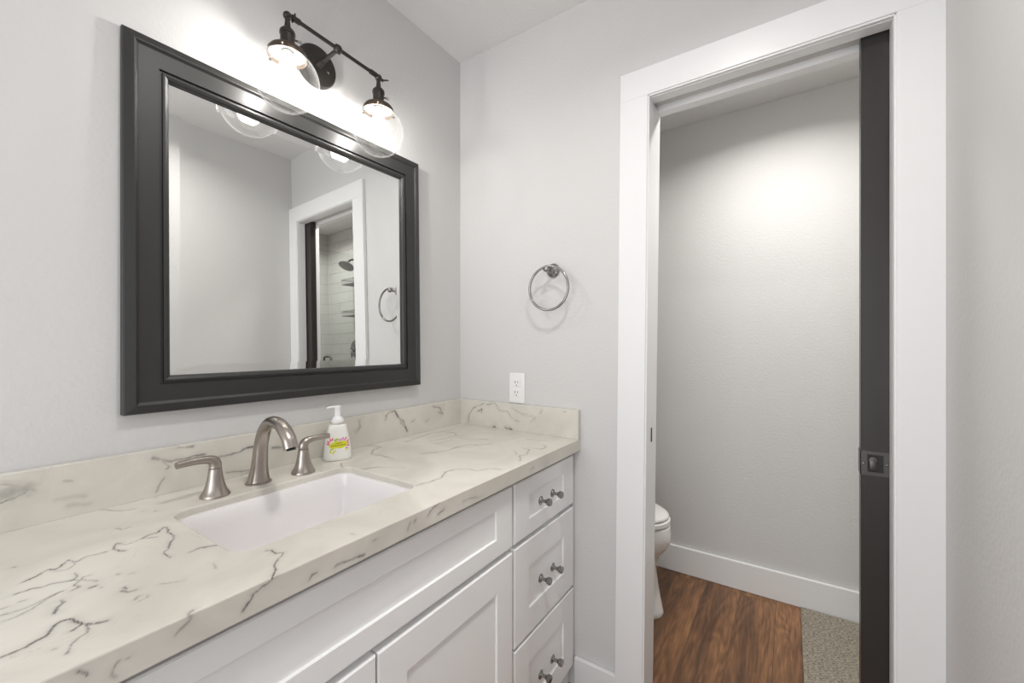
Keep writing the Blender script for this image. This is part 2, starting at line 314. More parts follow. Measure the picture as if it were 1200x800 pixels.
V_FRONT=[(1.5, 0.7, [(-1.173, 0.872), (-1.164, 0.878), (-1.158, 0.883), (-1.157, 0.887)]), (1.5, 0.6, [(-1.224, 0.872), (-1.23, 0.866), (-1.232, 0.86), (-1.227, 0.855)]), (1.2, 0.35, [(-1.224, 0.872), (-1.215, 0.872)]), (2, 0.6, [(-1.256, 0.882), (-1.251, 0.876), (-1.25, 0.872)]), (1.6, 0.7, [(-1.06, 0.886), (-1.071, 0.882), (-1.085, 0.878), (-1.092, 0.87), (-1.099, 0.86)]), (2, 0.7, [(-1.005, 0.86), (-1.001, 0.865), (-0.993, 0.865)]), (1.6, 0.6, [(-0.961, 0.861), (-0.945, 0.86), (-0.925, 0.857), (-0.904, 0.856)]), (2, 0.5, [(-0.886, 0.874), (-0.879, 0.872)]), (1.8, 0.5, [(-0.754, 0.871), (-0.736, 0.883), (-0.717, 0.886)]), (2, 0.5, [(-0.72, 0.864), (-0.704, 0.87)]), (2, 0.4, [(-0.806, 0.862), (-0.798, 0.874)]), (2, 0.4, [(-0.789, 0.871), (-0.784, 0.876)]), (1.8, 0.4, [(-0.64, 0.866), (-0.61, 0.866), (-0.569, 0.857)]), (2.5, 0.35, [(-0.346, 0.865), (-0.328, 0.866)])]
V_SPLASH=[(15, 0.42, [(-1.259, 0.958), (-1.245, 0.959), (-1.23, 0.96)]), (2, 0.6, [(-1.259, 0.944), (-1.245, 0.947), (-1.23, 0.954), (-1.227, 0.959)]), (4, 0.35, [(-1.259, 0.976), (-1.24, 0.968), (-1.219, 0.955)]), (5, 0.2, [(-1.259, 0.982), (-1.235, 0.973), (-1.214, 0.964)]), (3, 0.65, [(-1.049, 0.976), (-1.031, 0.969), (-1.015, 0.961), (-0.996, 0.959), (-0.975, 0.962), (-0.949, 0.961)]), (2.2, 0.75, [(-0.927, 0.948), (-0.895, 0.949), (-0.875, 0.95), (-0.86, 0.958), (-0.835, 0.957)]), (1.8, 0.6, [(-1.031, 0.967), (-1.019, 0.948), (-1.023, 0.944)]), (2.5, 0.55, [(-1.027, 0.926), (-1.034, 0.911), (-1.04, 0.898)]), (2, 0.4, [(-1.004, 0.988), (-0.987, 0.987), (-0.971, 0.988)]), (2.5, 0.5, [(-0.987, 0.987), (-0.973, 0.985)]), (2.2, 0.6, [(-0.904, 0.906), (-0.87, 0.9), (-0.84, 0.899)]), (1.8, 0.5, [(-0.873, 0.884), (-0.87, 0.892), (-0.835, 0.897)]), (3, 0.4, [(-1.181, 0.961), (-1.171, 0.96)]), (5, 0.15, [(-1.192, 0.929), (-1.152, 0.925)]), (6, 0.15, [(-1.176, 0.912), (-1.146, 0.906)]), (2.5, 0.6, [(-0.927, 0.946), (-0.895, 0.949), (-0.875, 0.95), (-0.855, 0.96), (-0.835, 0.958)]), (2.5, 0.5, [(-0.792, 0.944), (-0.769, 0.942)]), (2.5, 0.4, [(-0.524, 0.978), (-0.516, 0.956), (-0.532, 0.941)]), (2.5, 0.5, [(-0.417, 0.977), (-0.394, 0.988), (-0.375, 0.989)]), (2, 0.6, [(-0.375, 0.989), (-0.356, 0.968), (-0.346, 0.943), (-0.316, 0.907)]), (3, 0.5, [(-0.417, 0.965), (-0.403, 0.986), (-0.375, 0.989)]), (2.5, 0.7, [(-0.375, 0.989), (-0.361, 0.968), (-0.336, 0.946), (-0.326, 0.928), (-0.321, 0.907)]), (2, 0.4, [(-0.225, 0.928), (-0.208, 0.934)]), (3, 0.5, [(-0.185, 0.981), (-0.149, 0.972), (-0.131, 0.944), (-0.155, 0.956)]), (2.5, 0.4, [(-0.295, 0.939), (-0.28, 0.945)]), (3, 0.25, [(-0.54, 0.946), (-0.524, 0.957), (-0.516, 0.977)])]
V_SIDE=[(2, 0.5, [(0.062, 0.901), (0.067, 0.933), (0.09, 0.962), (0.146, 0.984)]), (2.5, 0.75, [(0.113, 0.95), (0.135, 0.959), (0.13, 0.946)]), (2.5, 0.35, [(0.157, 0.981), (0.2, 0.99), (0.221, 0.964), (0.263, 0.96), (0.283, 0.936), (0.313, 0.927)]), (2, 0.4, [(0.37, 0.929), (0.389, 0.951)]), (5, 0.6, [(0.192, 0.893), (0.202, 0.894)]), (3, 0.7, [(0.252, 0.896), (0.283, 0.893), (0.268, 0.901)]), (5, 0.3, [(0.337, 0.958), (0.349, 0.958)]), (4, 0.25, [(0.409, 0.969), (0.417, 0.978)]), (3, 0.4, [(0.509, 0.984), (0.514, 0.982)]), (2, 0.3, [(0.283, 0.978), (0.342, 0.95), (0.38, 0.954)])]

def fbm(p, scale, seed):
    """cheap value noise in 2D, numpy"""
    rng = np.random.RandomState(seed); T = rng.rand(256, 256); out = np.zeros(len(p)); amp = 1.; tot = 0
    for o in range(3):
        q = p * scale * 2 ** o + 31.7 * o; i = np.floor(q).astype(int); f = q - i; f = f * f * (3 - 2 * f)
        g = lambda a, b: T[(i[:, 0] + a) % 256, (i[:, 1] + b) % 256]
        out += amp * ((g(0, 0) * (1 - f[:, 0]) + g(1, 0) * f[:, 0]) * (1 - f[:, 1]) + (g(0, 1) * (1 - f[:, 0]) + g(1, 1) * f[:, 0]) * f[:, 1])
        tot += amp; amp *= .5
    return out / tot - .5
def vein_density(p, veins):
    q = p + np.stack([fbm(p, 60, 1), fbm(p, 60, 2)], 1) * .0055 + np.stack([fbm(p, 230, 5), fbm(p, 230, 6)], 1) * .0028
    brk = .75 + 1.1 * fbm(p, 35, 3)
    d = np.zeros(len(p))
    for w, s, pts in veins:
        pts = np.array(pts); lo = pts.min(0) - .03; hi = pts.max(0) + .03
        idx = np.where((q > lo).all(1) & (q < hi).all(1))[0]
        if not len(idx): continue
        qq = q[idx]; best = np.full(len(idx), 9.)
        for a, b in zip(pts, pts[1:]):
            ab = b - a; t = np.clip(((qq - a) @ ab) / max(ab @ ab, 1e-9), 0, 1)
            best = np.minimum(best, np.linalg.norm(qq - a - t[:, None] * ab, axis=1))
        w_ = (w * .001 * .70 * (.65 + 1.6 * np.clip(fbm(p[idx], 90, 8) + .5, 0, 1) * .6)) if len(idx) else 1
        core = np.exp(-(best / w_) ** 2) * s; halo = np.exp(-(best / (w_ * 5)) ** 2) * s * .16
        d[idx] = np.maximum(d[idx], (core * 1.35 + halo * 1.3) * np.clip(brk[idx], .25, 1.1))
    return np.clip(d, 0, 1)
def paint_veins(o, jobs):
    """jobs: list of (mask function on Nx3 positions, the two axes, veins)"""
    me = o.data; n = len(me.vertices); co = np.empty(n * 3); me.vertices.foreach_get('co', co); co = co.reshape(-1, 3)
    val = np.zeros(n)
    for mask, ax, veins in jobs:
        k = np.where(mask(co))[0]
        val[k] = np.maximum(val[k], vein_density(co[k][:, ax], veins))
    at = me.attributes.new('vein', 'FLOAT', 'POINT'); at.data.foreach_set('value', val)
def slab(bm, prof, s0, s1, step, axis='y'):
    """closed profile [(a, z)] extruded along axis in small steps"""
    n = max(1, int(round((s1 - s0) / step))); rings = []
    for i in range(n + 1):
        s = lerp(s0, s1, i / n)
        rings.append([bm.verts.new((a, s, z) if axis == 'y' else (s, a, z)) for a, z in prof])
    m = len(prof)
    for A, C_ in zip(rings, rings[1:]):
        for k in range(m): bm.faces.new((A[k], A[(k + 1) % m], C_[(k + 1) % m], C_[k]))
    bm.faces.new(rings[0][::-1]); bm.faces.new(rings[-1])
    return bm
def seg_pts(a, b, step):
    n = max(1, int(round(math.hypot(b[0] - a[0], b[1] - a[1]) / step)))
    return [(lerp(a[0], b[0], i / n), lerp(a[1], b[1], i / n)) for i in range(n)]
def dense_profile(corners, step, dense):
    out = []
    for i, c in enumerate(corners):
        d = corners[(i + 1) % len(corners)]
        out += seg_pts(c, d, step) if i in dense else [c]
    return out

# ================================================================== SETTING
CH = 2.44; RX = 1.482; FY = 1.0     # ceiling height, right wall, far wall of the toilet room
TL = -.05; SX = 2.75                # toilet room left wall, shower end wall
struct('floor', B(-.12, 3.0, -3.3, 1.12, -.08, 0), M['wood'])
struct('ceiling', B(-.12, 1.60, -3.3, .115, CH, CH + .08), M['ceiling'])
struct('ceiling', B(TL - .12, 3.0, .115, 1.12, 2.40, 2.52), M['ceiling']).name = 'ceiling_toilet'
struct('wall_left', B(-.12, 0, -3.3, .0, 0, CH), M['wall'])
bm = B(RX, RX + .115, -1.98, 0, 0, CH); box(bm, RX, RX + .115, -3.3, -3.02, 0, CH); box(bm, RX, RX + .115, -3.02, -1.98, 2.12, CH); box(bm, RX, RX + .115, -3.02, -1.98, 0, .18)
struct('wall_right', bm, M['wall'])
bm = B(RX + .03, RX + .10, -3.02, -2.98, .18, 2.12); box(bm, RX + .03, RX + .10, -2.02, -1.98, .18, 2.12); box(bm, RX + .03, RX + .10, -2.98, -2.02, .18, .22); box(bm, RX + .03, RX + .10, -2.98, -2.02, 2.08, 2.12); box(bm, RX + .045, RX + .085, -2.98, -2.02, 1.14, 1.17)
struct('added_window_2', bm, M['trim'])  # made-up frame out of view, housing the side fill lamp
# front wall (with the pocket door): solid left part, header, hollow right part with the pocket
DL, DR, DH = .811, 1.3930, 2.0205
bm = B(TL - .12, DL - .030, 0, .115, 0, CH + .08); box(bm, DL - .030, 3.0, 0, .115, DH + .013, CH + .08)
box(bm, DR + .012, 3.0, 0, .034, 0, DH + .012); box(bm, DR + .012, 3.0, .083, .115, 0, DH + .012)
struct('wall_front', bm, M['wall'])
struct('wall_toilet_left', B(TL - .12, TL, .115, 1.12, 0, 2.4), M['wall'])
struct('wall_far', B(TL, 1.95, FY, 1.12, 0, 2.4), M['wall'])
struct('wall_shower_far', B(1.95, 3.0, FY - .012, 1.12, 0, 2.4), M['tile_x'])
struct('wall_shower_end', B(SX, 3.0, .115, FY - .012, 0, 2.4), M['tile_y'])
struct('wall_shower_near', B(1.95, SX, .115, .127, 0, 2.4), M['tile_x'])
# back wall with an unseen opening added for the rear fill light
bm = B(-.12, .15, -3.3, -3.2, 0, CH); box(bm, 1.40, 1.6, -3.3, -3.2, 0, CH); box(bm, .15, 1.40, -3.3, -3.2, 0, .15); box(bm, .15, 1.40, -3.3, -3.2, 2.25, CH)
struct('wall_back', bm, M['wall'])
bm = B(.15, .19, -3.28, -3.2, .15, 2.25); box(bm, 1.36, 1.40, -3.28, -3.2, .15, 2.25); box(bm, .19, 1.36, -3.28, -3.2, .15, .19); box(bm, .19, 1.36, -3.28, -3.2, 2.21, 2.25); box(bm, .19, 1.36, -3.27, -3.23, 1.20, 1.23)
struct('added_window_1', bm, M['trim'])  # made-up frame behind the camera, housing the rear fill lamp

# baseboards
def base_board(name, x0, x1, y0, y1, h):
    bm = B(x0, x1, y0, y1, 0, h, bev=.004)
    return struct(name, bm, M['trim'])
base_board('baseboard_far', TL, 1.95, FY - .016, FY, .140)
base_board('baseboard_front', .545, .705, -.016, 0, .112)
base_board('baseboard_right', RX - .016, RX, -3.2, -.02, .112)
base_board('baseboard_toilet_left', TL, TL + .016, .115, FY - .016, .140)
base_board('baseboard_toilet_near', TL + .016, .74, .115, .131, .140)

# door trim: the left side stands a little out of plumb, as in the photo
def shear_left(bm, k=.0098):
    for v in bm.verts:
        if v.co.x < 1.1: v.co.x -= (2.1 - v.co.z) * k
    return bm
def casing():
    bm = bmesh.new(); t = -.018
    L0, L1, R0, Z0, Z1 = .7155, .806, 1.3985, 2.027, 2.117
    box(bm, L0, L1, t, 0, 0, Z0, bev=.0015)
    shear_left(bm)
    box(bm, L0, RX + .001, t, 0, Z0, Z1, bev=.0015)
    box(bm, R0, RX + .001, t, 0, 0, Z0, bev=.0015)
    # small inner bead
    bb = bmesh.new()
    box(bm, R0 - .005, R0 + .0005, t + .004, 0, 0, Z0, bev=.001)
    box(bm, L1, R0, t + .004, 0, Z0 - .005, Z0 + .0005, bev=.001)
    box(bb, L1 - .0005, L1 + .005, t + .004, 0, 0, Z0, bev=.001); shear_left(bb)
    me = bpy.data.meshes.new('tmp'); bb.to_mesh(me); bm.from_mesh(me); bb.free(); bpy.data.meshes.remove(me)
    return bm
struct('trim_1', casing(), M['trim'])
bm = bmesh.new()                                   # left jamb, one flat board
box(bm, DL - .034, DL, -.003, .117, 0, DH); shear_left(bm, .0125)
struct('trim_2', bm, M['trim'])
bm = bmesh.new()                                   # split right jamb and split head jamb around the track
box(bm, DR, DR + .014, -.003, .036, 0, DH, bev=.001); box(bm, DR, DR + .014, .081, .117, 0, DH, bev=.001)
box(bm, DL - .02, DR + .014, -.003, .036, DH, DH + .014, bev=.001); box(bm, DL - .02, DR + .014, .081, .117, DH - .008, DH + .014, bev=.001)
struct('trim_3', bm, M['trim'])
bm = shear_left(B(.72, .800, .115, .131, 0, 2.03, bev=.001), .0125); box(bm, .72, 1.49, .115, .131, 2.03, 2.11, bev=.001); box(bm, DR + .006, 1.49, .115, .131, 0, 2.03, bev=.001)
struct('trim_4', bm, M['trim'])

# pocket door standing mostly inside the wall
d = struct('door_1', B(1.338, 1.98, .0405, .0745, .012, 2.030, bev=.0015), M['door'])
lp = bmesh.new()                                    # notch lock wrapped round the leading edge
z0, z1, xa, xb, yf = .887, .949, 1.3365, 1.3945, .0392
box(lp, xa, xa + .014, yf, .0405, z0, z1); box(lp, xb - .012, xb, yf, .0405, z0, z1)
box(lp, xa + .014, xb - .012, yf, .0405, z0, z0 + .009); box(lp, xa + .014, xb - .012, yf, .0405, z1 - .008, z1)
box(lp, xa, 1.338, yf, .076, z0, z1); box(lp, xa, xb, .0745, .076, z0, z1)
latch = link('latch_plate', lp, M['pewter'], d)
link('pull_recess', B(xa + .013, xb - .011, .0398, .0404, z0 + .008, z1 - .007), M['slot'], latch)
bm = bmesh.new(); lathe(bm, [(.0001, 0), (.0085, .0005), (.0095, .002), (.0085, .004), (.0001, .0045)], 24, orient((1.362, .0405, .927), (0, -1, 0)), False, False)
box(bm, 1.3545, 1.3695, .0360, .0402, .901, .927, bev=.0015)
link('thumb_pull', bm, M['pewter'], latch, smooth=True, sharp=40)
for x in (1.3425, 1.389):
    bm = lathe(bmesh.new(), [(.0001, 0), (.0028, 0), (.0022, .0012), (.0001, .0014)], 16, orient((x, .0394, .917), (0, -1, 0)), False, False)
    link('screw', bm, M['satin'], latch, smooth=True)
# strike in the left jamb
st = link('strike_plate', B(.7935, .7972, .050, .064, .897, .945, bev=.0012), M['slot'])
tag(st, 'small dark slotted strike plate set in the white left door jamb', 'strike plate')

# ================================================================== COUNTERTOP
CZ, CT, CX = .889, .042, .5637
c = .0022; STEP = .0020
TK = .021      # stone thickness; the front edge is deeper, CT
corners = [(.001, CZ - TK), (CX - .03, CZ - TK), (CX - .03, CZ - CT), (CX - c, CZ - CT), (CX, CZ - CT + c), (CX, CZ - c), (CX - c * .3, CZ - c * .3), (CX - c, CZ), (.001, CZ)]
prof = dense_profile(corners, STEP, {4, 7})
bm = slab(bmesh.new(), prof, -1.78, -.0005, STEP)
slab_o = link('countertop', bm, M['quartz'], None)
SK = dict(x0=.162, x1=.4505, y0=-1.060, y1=-.667, r=.034)    # sink cut-out
def rrect(x0, x1, y0, y1, r, n=8):
    out = []
    for cx_, cy_, a0 in ((x1 - r, y1 - r, 0), (x0 + r, y1 - r, 90), (x0 + r, y0 + r, 180), (x1 - r, y0 + r, 270)):
        for i in range(n + 1):
            a = radians(a0 + 90 * i / n); out.append((cx_ + r * cos(a), cy_ + r * sin(a)))
    return out
def prism(bm, pts, z0, z1):
    a = [bm.verts.new((x, y, z0)) for x, y in pts]; b = [bm.verts.new((x, y, z1)) for x, y in pts]
    n = len(pts)
    for i in range(n): bm.faces.new((a[i], a[(i + 1) % n], b[(i + 1) % n], b[i]))
    bm.faces.new(a[::-1]); bm.faces.new(b); return bm
bm = bmesh.new()
# cutter with a slightly eased upper rim
rings = []
for off, z in ((0, CZ - TK - .02), (0, CZ - .003), (.0009, CZ - .0009), (.003, CZ), (.003, CZ + .02)):
    rings.append([bm.verts.new((x, y, z)) for x, y in rrect(SK['x0'] - off, SK['x1'] + off, SK['y0'] - off, SK['y1'] + off, SK['r'] + off, 10)])
for A, C_ in zip(rings, rings[1:]):
    for i in range(len(A)): bm.faces.new((A[i], A[(i + 1) % len(A)], C_[(i + 1) % len(A)], C_[i]))
bm.faces.new(rings[0][::-1]); bm.faces.new(rings[-1])
cutter = link('cutter', bm, M['quartz'])
md = slab_o.modifiers.new('cut', 'BOOLEAN'); md.object = cutter; md.operation = 'DIFFERENCE'; md.solver = 'EXACT'
dg = bpy.context.evaluated_depsgraph_get()
me2 = bpy.data.meshes.new_from_object(slab_o.evaluated_get(dg)); slab_o.modifiers.clear(); slab_o.data = me2
bpy.data.objects.remove(cutter)
tag(slab_o, 'cream quartz countertop with dark grey veins over the white vanity', 'countertop')
paint_veins(slab_o, [(lambda p: p[:, 2] > CZ - .003, [0, 1], V_TOP), (lambda p: p[:, 0] > CX - .003, [1, 2], V_FRONT),
                     (lambda p: (p[:, 2] <= CZ - .003) & (p[:, 0] < CX - .05), [1, 2], [(1.2, .5, [(-1.02, .871), (-.98, .874), (-.93, .872), (-.87, .879)])])])
BH = .9925
corners = [(.001, CZ + .0003), (.02, CZ + .0003), (.02, BH - .0012), (.0188, BH), (.001, BH)]
sp = link('backsplash', slab(bmesh.new(), dense_profile(corners, STEP, {1}), -1.78, -.0005, STEP), M['quartz'])
tag(sp, 'long cream quartz backsplash on the wall under the mirror', 'backsplash')
paint_veins(sp, [(lambda p: p[:, 0] > .018, [1, 2], V_SPLASH)])
corners = [(-.001, CZ + .0003), (-.02, CZ + .0003), (-.02, BH - .0012), (-.0188, BH), (-.001, BH)]
ss = link('backsplash', slab(bmesh.new(), dense_profile(corners, STEP, {1}), .0202, .5637, STEP, 'x'), M['quartz'])
tag(ss, 'short cream quartz side splash below the power outlet', 'backsplash')
paint_veins(ss, [(lambda p: p[:, 1] < -.018, [0, 2], V_SIDE)])

# ---- sink
sk = thing('sink', 'white rectangular undermount porcelain sink set into the veined countertop', 'sink', (.3, -.867, .70))
inv = Matrix.Translation((-.3, .867, -.70))
bm = bmesh.new(); zt = CZ - TK - .0005
levels = [(.022, zt), (-.006, zt), (-.008, zt - .004), (-.012, zt - .03), (-.020, zt - .09), (-.030, zt - .115), (-.048, zt - .128), (-.075, zt - .133), (-.11, zt - .136)]
ri = []
for off, z in levels:
    r = max(.012, SK['r'] + off * (1. if off > -.03 else .5) + (.012 if off < -.02 else 0))
    ri.append([bm.verts.new(inv @ Vector((x, y, z))) for x, y in rrect(SK['x0'] - off, SK['x1'] + off, SK['y0'] - off, SK['y1'] + off, r, 8)])
for A, C_ in zip(ri, ri[1:]):
    for i in range(len(A)): bm.faces.new((A[i], A[(i + 1) % len(A)], C_[(i + 1) % len(A)], C_[i]))
bm.faces.new(ri[-1])
bs = link('basin', bm, M['porcelain'], sk, smooth=True, sharp=50)
so = bs.modifiers.new('thick', 'SOLIDIFY'); so.thickness = .008; so.offset = 1
bm = lathe(bmesh.new(), [(.0001, .003), (.012, .004), (.015, .001), (.020, .002), (.0225, 0), (.0225, -.004)], 32, inv @ Matrix.Translation((.3, -.867, zt - .134)), False, True)
link('drain', bm, M['nickel'], sk, smooth=True, sharp=40)

# ---- faucet: arched spout and two lever handles
fa = thing('faucet', 'brushed nickel widespread faucet with arched spout and two lever handles behind the sink', 'faucet', (.12, -.869, CZ + .0004))
inv = Matrix.Translation((-.12, .869, -CZ))
path = smoothpts([(.108, .889, .0265, .0255), (.109, .900, .0235, .0225), (.112, .925, .0190, .0185), (.117, .960, .0165, .0160), (.124, .992, .0155, .0148), (.140, 1.022, .0150, .0138), (.167, 1.041, .0150, .0128),
                  (.197, 1.043, .0152, .0124), (.226, 1.031, .0156, .0126), (.247, 1.011, .0158, .0130), (.257, .991, .0158, .0130)], 6)
bm = sweep(bmesh.new(), [inv @ Vector((p[0], -.869, p[1])) for p in path], [(p[2], p[3]) for p in path], 36)
sp_ = link('spout', bm, M['nickel'], fa, smooth=True, sharp=50)
tp = path[-1]
link('aerator', lathe(bmesh.new(), [(.0001, .0), (.010, .0), (.010, .003), (.0001, .003)], 24, inv @ orient((tp[0] + .001, -.869, tp[1] - .0005), (.25, 0, -1)), False, False), M['slot'], sp_)
link('escutcheon', lathe(bmesh.new(), [(.0285, 0), (.0285, .0025), (.0265, .004), (.0255, .004)], 40, inv @ Matrix.Translation((.108, -.869, CZ)), True, True), M['nickel'], fa, smooth=True, sharp=40)
for hy, dy, ln in ((-.966, -1, .074), (-.765, 1, .066)):
    bm = lathe(bmesh.new(), [(.0285, 0), (.0285, .003), (.0265, .006), (.0215, .015), (.0175, .028), (.0145, .044), (.0125, .060), (.0122, .0605)], 40, inv @ Matrix.Translation((.122, hy, CZ)))
    hd = link('handle', bm, M['nickel'], fa, smooth=True, sharp=40)
    pp = smoothpts([(.122, hy, .9505, .0120), (.122, hy, .958, .0120), (.1225, hy + dy * .004, .9665, .0112), (.124, hy + dy * .014, .9715, .0092), (.127, hy + dy * .032, .974, .0078), (.131, hy + dy * (ln - .015), .9745, .0072), (.134, hy + dy * ln, .974, .0070)], 6)
    bm = sweep(bmesh.new(), [inv @ Vector(p[:3]) for p in pp], [p[3] for p in pp], 24, ref=(1, 0, 0))
    link('lever', bm, M['nickel'], hd, smooth=True, sharp=50)

# ================================================================== VANITY CABINET
cb = thing('vanity_cabinet', 'white shaker vanity cabinet with doors and three drawers under the countertop', 'cabinet')
bm = B(.002, .52, -1.76, -.003, .075, CZ - CT - .0005); box(bm, .002, .47, -1.76, -.003, 0, .075)
# open the top around the basin by building the carcass as walls
bm.free(); bm = bmesh.new()
box(bm, .003, .519, -1.76, -1.74, .0, CZ - CT - .001); box(bm, .003, .519, -.021, -.003, .0, CZ - CT - .001); box(bm, .003, .519, -.41, -.39, .08, CZ - CT - .001)
box(bm, .003, .015, -1.74, -.021, .0, CZ - CT - .001); box(bm, .015, .50, -1.74, -.021, .075, .095); box(bm, .44, .455, -1.74, -.021, 0, .075)
link('carcass', bm, M['cabinet'], cb)
bm = bmesh.new()
for y0, y1 in ((-1.76, -1.725), (-1.36, -1.32), (-.875, -.845), (-.415, -.375), (-.035, -.003)): box(bm, .50, .52, y0, y1, .075, CZ - CT - .001)
for z0, z1 in ((.075, .10), (.345, .38), (.63, .665), (.815, CZ - CT - .001)): box(bm, .501, .5195, -1.74, -.01, z0, z1)
link('face_frame', bm, M['cabinet'], cb)
def shaker(y0, y1, z0, z1, stile, rb, rt, name, parent, x0=.5205, x1=.5405, depth=.006):
    bm = bmesh.new(); e = .0026
    def ring(u, x, zb=None): return None
    L = [(0, x0, 0, 0, 0, 0), ]
    loops = []
    def rect(a, b, cc, d_, x): return [bm.verts.new((x, yy, zz)) for yy, zz in ((a, cc), (b, cc), (b, d_), (a, d_))]
    loops.append(rect(y0, y1, z0, z1, x0)); loops.append(rect(y0, y1, z0, z1, x1 - e)); loops.append(rect(y0 + e, y1 - e, z0 + e, z1 - e, x1))
    iy0, iy1, iz0, iz1 = y0 + stile, y1 - stile, z0 + rb, z1 - rt
    loops.append(rect(iy0 - .0008, iy1 + .0008, iz0 - .0008, iz1 + .0008, x1)); loops.append(rect(iy0, iy1, iz0, iz1, x1 - .0008)); loops.append(rect(iy0 + .001, iy1 - .001, iz0 + .001, iz1 - .001, x1 - depth))
    for A, C_ in zip(loops, loops[1:]):
        for i in range(4): bm.faces.new((A[i], A[(i + 1) % 4], C_[(i + 1) % 4], C_[i]))
    bm.faces.new(loops[0][::-1]); bm.faces.new(loops[-1])
    return link(name, bm, M['cabinet'], parent)
def knob(x, y, z, parent):
    mt = orient((x, y, z), (1, 0, 0))
    k = link('knob', lathe(bmesh.new(), [(.0085, .004), (.0056, .0065), (.0050, .014), (.0060, .021), (.0095, .0245), (.0112, .0265), (.0112, .0360), (.0100, .0375), (.0001, .0378)], 28, mt, True, False), M['satin'], parent, smooth=True, sharp=35)
    link('rosette', lathe(bmesh.new(), [(.0132, 0), (.0136, .0015), (.0125, .003), (.0092, .0035), (.0085, .005), (.005, .006)], 28, mt, True, True), M['satin'], k, smooth=True, sharp=35)
    return k
shaker(-1.337, -.402, .659, .829, .075, .048, .045, 'false_front', cb)
shaker(-.857, -.402, .080, .643, .072, .075, .080, 'door', cb)
shaker(-1.337, -.861, .080, .643, .072, .075, .080, 'door', cb)
for z0, z1, rb, rt, kz in ((.659, .829, .048, .048, .736), (.365, .645, .076, .078, .492), (.080, .355, .072, .076, .190)):
    dr = shaker(-.391, -.008, z0, z1, .079, rb, rt, 'drawer', cb)
    for ky in (-.234, -.156): knob(.5335, ky, kz, dr)
for z0, z1, rb, rt in ((.659, .829, .048, .048), (.365, .645, .076, .078), (.080, .355, .072, .076)):
    shaker(-1.74, -1.345, z0, z1, .079, rb, rt, 'drawer', cb)

# ================================================================== MIRROR
mr_ = thing('wall_mirror', 'large wall mirror in a wide charcoal frame above the sink', 'mirror', (0, -.688, 1.486))
inv = Matrix.Translation((0, .688, -1.486))
MY0, MY1, MZ0, MZ1 = -1.096, -.266, 1.0745, 1.902
FI = .080      # width of the moulding
fprof = [(0, .0005), (0, .0225), (.002, .0255), (.0180, .0305), (.0195, .0305), (.0245, .0255), (.0260, .0252), (.0615, .0250), (.0625, .0200), (.0670, .0200), (.0680, .0245), (.0720, .0252), (.0775, .0225), (FI, .0185), (FI, .0005)]
# the mirror hangs very slightly out of true on the wall (under one degree)
gn = Vector((cos(.0157) * cos(.0141), -sin(.0157), sin(.0141))); gp = Vector((.0145, -.69, 1.49))
def gx(y, z, off=0): return gp.x - (gn.y * (y - gp.y) + gn.z * (z - gp.z)) / gn.x + off
bm = frame_loop(bmesh.new(), MY0, MY1, MZ0, MZ1, fprof)
for v in bm.verts:
    if v.co.x > .001: v.co.x += gx(v.co.y, v.co.z) - gp.x
for v in bm.verts: v.co = inv @ v.co
link('frame', bm, M['black_frame'], mr_)
bm = bmesh.new(); gl = []
FG = FI - .0005; a0, a1, b0, b1 = MY0 + FG, MY1 - FG, MZ0 + FG, MZ1 - FG; bw = .022
for u, off in ((0, -.005), (0, -.0012), (bw, 0)):
    gl.append([bm.verts.new(inv @ Vector((max(.0004 if off == -.005 else .0008, gx(y, z, off)), y, z))) for y, z in ((a0 + u, b0 + u), (a1 - u, b0 + u), (a1 - u, b1 - u), (a0 + u, b1 - u))])
for A, C_ in zip(gl, gl[1:]):
    for i in range(4): bm.faces.new((A[i], A[(i + 1) % 4], C_[(i + 1) % 4], C_[i]))
bm.faces.new(gl[0][::-1]); bm.faces.new(gl[-1])
link('mirror_glass', bm, M['mirror'], mr_)

# ================================================================== VANITY LIGHT
vl = thing('vanity_light', 'bronze two-globe vanity wall light above the mirror, both bulbs lit', 'wall light', (0, -.658, 2.056))
inv = Matrix.Translation((0, .658, -2.056))
BX, BZ = .110, 2.068
bp_ = link('backplate', lathe(bmesh.new(), [(.0600, .0005), (.0600, .012), (.0570, .018), (.0500, .020), (.0001, .0205)], 48, inv @ orient((0, -.66, 2.055), (1, 0, 0)), True, False), M['bronze'], vl, smooth=True, sharp=35)
for dy in (-.030, .030):
    link('screw', lathe(bmesh.new(), [(.0045, 0), (.004, .0025), (.0001, .0035)], 16, inv @ orient((.0202, -.66 + dy, 2.055 - .006), (1, 0, 0)), True, False), M['bronze_edge'], bp_, smooth=True)
bm = sweep(bmesh.new(), [inv @ Vector(p) for p in ((.018, -.660, 2.056), (BX, -.657, BZ))], [.0058, .0058], 20)
lathe(bm, [(.011, 0), (.011, .006), (.0085, .012), (.0085, .022), (.0058, .024)], 28, inv @ orient((.020, -.660, 2.056), (1, .02, .1)))
link('arm', bm, M['bronze'], vl, smooth=True, sharp=35)
bm = sweep(bmesh.new(), [inv @ Vector(p) for p in ((BX, -.792, 2.074), (BX, -.780, 2.0735), (BX, -.532, 2.066), (BX, -.520, 2.0657))], [.0052, .0052, .0052, .0052], 20)
for y0, y1, z0_ in ((-.790, -.768, 2.0735), (-.546, -.525, 2.0662)):
    sweep(bm, [inv @ Vector((BX, y0, z0_)), inv @ Vector((BX, y1, z0_ - .0006))], [.0075, .0075], 20)
link('cross_bar', bm, M['bronze'], vl, smooth=True, sharp=35)
bm = bmesh.new(); bmesh.ops.create_uvsphere(bm, u_segments=28, v_segments=18, radius=.0122, matrix=inv @ Matrix.Translation((BX, -.657, BZ + .001)))
